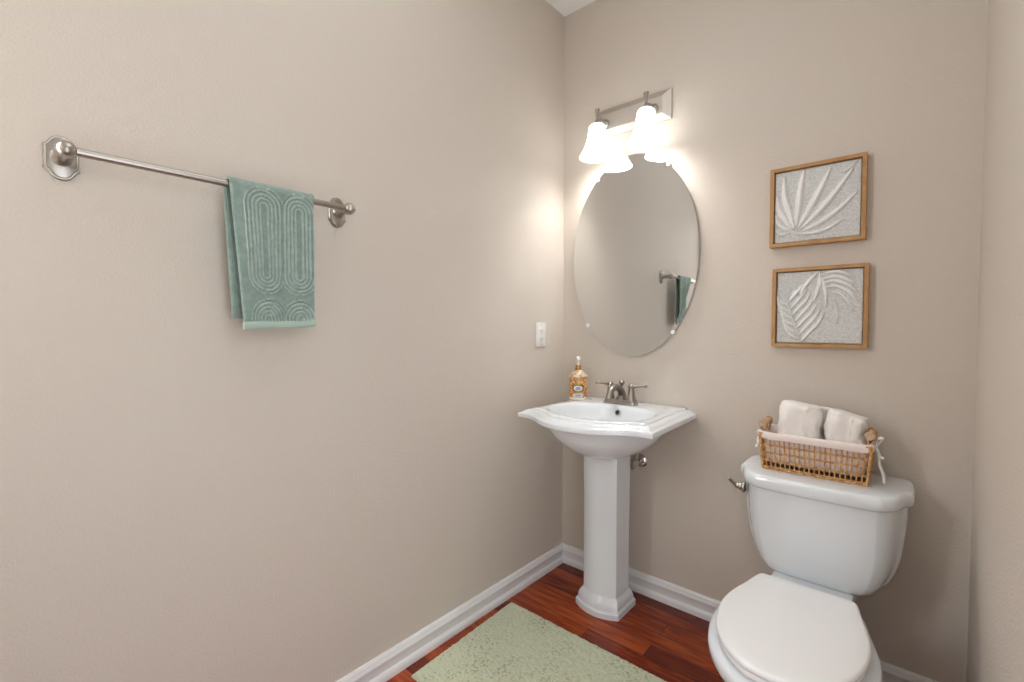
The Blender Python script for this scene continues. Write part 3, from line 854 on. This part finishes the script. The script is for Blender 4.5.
for s in (0, 1):                                     # turned wooden handles held by cord loops
    hx = bx0 - .006 if s == 0 else bx1 + .004
    hz = bz1 + .030
    yc = (by0 + by1) / 2 - .012
    hd = obj('handle', lathe([(.0105, 0), (.0135, .003), (.0135, .009), (.0110, .013), (.0098, .020), (.0115, .034), (.0122, .050), (.0115, .066), (.0098, .080), (.0110, .087), (.0135, .091), (.0135, .097), (.0105, .100)], (hx, yc - .050, hz), (0, 1, 0), 24), M['dowel'], bas)
    for dy in (-.034, .034):
        bm = bmesh.new()
        for q in (-1, 1):
            add_tube(bm, spline([(hx - (.0 if s == 0 else 0), yc + dy + q * .004, hz + .0125), (hx - .013, yc + dy + q * .004, hz), (hx - .004, yc + dy + q * .004, hz - .022), (hx + .004 * (1 if s == 0 else -1), yc + dy + q * .004, bz1 - .006)], 5), .0022, 6)
            add_tube(bm, spline([(hx, yc + dy + q * .004, hz + .0125), (hx + .013, yc + dy + q * .004, hz), (hx + .005, yc + dy + q * .004, hz - .022), (hx + .004 * (1 if s == 0 else -1), yc + dy + q * .004, bz1 - .006)], 5), .0022, 6)
        obj('handle_loop', bm, M['rattan'], hd)
for s in (0, 1):                                     # lining ties, bowed at the corners
    bm = bmesh.new()
    if s == 0:
        c_ = Vector((bx0 - .013, by0 + .012, bz1 - .012))
        add_tube(bm, spline([c_, c_ + Vector((-.006, -.006, -.012)), c_ + Vector((-.004, -.010, -.028)), c_ + Vector((-.010, -.012, -.040))], 6), .0042, 8, .35)
        add_tube(bm, spline([c_, c_ + Vector((.004, -.010, -.010)), c_ + Vector((-.001, -.014, -.024)), c_ + Vector((-.006, -.014, -.032))], 6), .0042, 8, .35)
        add_tube(bm, spline([c_, c_ + Vector((-.008, -.004, .010)), c_ + Vector((-.001, -.006, .018)), c_ + Vector((.003, -.004, .004))], 6), .0040, 8, .35)
    else:
        c_ = Vector((bx1 + .018, by0 + .035, bz1 - .004))
        add_tube(bm, spline([c_, c_ + Vector((.007, -.004, -.020)), c_ + Vector((.010, -.008, -.050)), c_ + Vector((.020, -.012, -.080)), c_ + Vector((.022, -.013, -.104))], 6), .0085, 10, .45)
        add_tube(bm, spline([c_, c_ + Vector((.006, -.006, -.014)), c_ + Vector((.012, -.010, -.026)), c_ + Vector((.020, -.010, -.030))], 6), .0050, 8, .35)
        add_tube(bm, spline([c_, c_ + Vector((.010, -.004, .016)), c_ + Vector((.016, -.006, .030)), c_ + Vector((.004, -.004, .026)), c_], 6), .0055, 8, .35)
        add_tube(bm, spline([c_, c_ + Vector((-.010, -.006, .002)), c_ + Vector((-.018, -.012, .000)), c_ + Vector((-.006, -.006, -.006))], 6), .0045, 8, .35)
    bmesh.ops.create_uvsphere(bm, u_segments=10, v_segments=8, radius=.005, matrix=Matrix.Translation(c_))
    obj('lining_tie', bm, M['tie'], bas, angle=80)

# ------------------------------------------------------------------ folded towels standing in the basket
def bundle(label, cx, cy, zb, zt, hx, hy, tilt_x, slope, seed, wraps=True):
    """rolled and folded cloth standing in the basket; slope lowers the top towards +x"""
    t = thing('rolled_towel', label, 'towel', (cx, cy, zb), 'rolled cream towels in the basket')
    NZ_, n_ = 26, 72; rings = []
    prof = [(0, .82), (.02, .95), (.05, 1)] + [(lerp(.08, .86, k_ / 12.0), 1) for k_ in range(13)] + [(.90, .985), (.94, .95), (.97, .88), (.985, .80), (.995, .66), (1.0, .45), (1.0, .2)]
    for q, s in prof:
        ring = []
        for i in range(n_):
            th = 2 * PI * i / n_; c, sn = math.cos(th), math.sin(th); nn = 3.0
            x = hx * s * math.copysign(abs(c) ** (2 / nn), c); y = hy * s * math.copysign(abs(sn) ** (2 / nn), sn)
            # overlap step of the outer wrap on the face towards the room
            stp = .0035 / (1 + math.exp(-(x - .2 * hx - .1 * hx * q) * 900)) if sn < 0 and wraps else 0
            d = .0045 * noise.noise(Vector((x * 28 + seed, y * 28, q * 4))) + .003 * noise.noise(Vector((x * 60, y * 60 + seed, q * 9)))
            k_ = 1 + d / max(hx, hy) * 2.4
            z = lerp(zb, zt, q) - (slope * x if q > .5 else 0) * (q - .5) * 2 + .004 * noise.noise(Vector((x * 22, y * 22, seed))) * q
            ring.append((cx + x * k_ + tilt_x * (q - .3), cy + y * k_ - stp + .012 * (q - .5), z))
        rings.append(ring)
    obj('towel_roll', loft(rings), M['cloth'], t, angle=80)
    # the free edge of the cloth
    pth = []
    for k_ in range(9):
        q = k_ / 8.0
        pth.append((cx + .2 * hx + .12 * hx * q + tilt_x * (lerp(.55, .93, q) - .3), cy - hy * .985 - .0012 + .012 * (lerp(.55, .93, q) - .5) + .008 * max(0, q - .7), lerp(zb, zt, lerp(.55, .93, q))))
    obj('free_edge', tube(pth, .0022, 6), M['cloth'], t)
    return t
bundle('cream towel roll standing at the left of the wicker basket', 1.057, -.120, .7435, .943, .062, .050, .008, .16, 2)
bundle('cream towel roll standing at the right of the wicker basket', 1.186, -.120, .7435, .926, .055, .050, .002, .22, 9)
bundle('cream towel roll half hidden behind and between the two in front', 1.127, -.058, .7435, .928, .032, .0095, .0, .10, 15, False)

# ------------------------------------------------------------------ bath rug
rx0, rx1, ry0, ry1 = .046, .80, -1.0, -.452
bm = bmesh.new(); NXr, NYr = 230, 170; vs = []
for j in range(NYr + 1):
    row = []
    for i in range(NXr + 1):
        a, b = i / NXr, j / NYr
        x = lerp(rx0, rx1, a) + .02 * (1 - b) * (1 - a); y = lerp(ry0, ry1, b)
        ex = min(a, 1 - a) * (rx1 - rx0); ey = min(b, 1 - b) * (ry1 - ry0); e = min(ex, ey)
        h = .013 * (1 - max(0, 1 - e / .012) ** 2)
        h += .0028 * noise.noise(Vector((x * 130, y * 130, 1))) + .002 * noise.noise(Vector((x * 45, y * 45, 3)))
        if e < .001:
            x += .0035 * noise.noise(Vector((x * 60, y * 60, 7))); y += .0035 * noise.noise(Vector((x * 60, y * 60, 17)))
        row.append(bm.verts.new((x, y, max(.001, h))))
    vs.append(row)
for j in range(NYr):
    for i in range(NXr):
        bm.faces.new((vs[j][i], vs[j][i + 1], vs[j + 1][i + 1], vs[j + 1][i]))
border = [vs[0][k_] for k_ in range(NXr + 1)] + [vs[k_][NXr] for k_ in range(1, NYr + 1)] + [vs[NYr][k_] for k_ in range(NXr - 1, -1, -1)] + [vs[k_][0] for k_ in range(NYr - 1, 0, -1)]
bk = [bm.verts.new((v.co.x, v.co.y, .0004)) for v in border]; n_ = len(border)
for k_ in range(n_): bm.faces.new((border[k_], bk[k_], bk[(k_ + 1) % n_], border[(k_ + 1) % n_]))
bm.faces.new(bk)
rug = obj('bath_rug', bm, M['rug'], None, angle=80, origin=((rx0 + rx1) / 2, (ry0 + ry1) / 2, 0))
tag(rug, 'pale sage green chenille bath rug on the cherry wood floor', 'rug')
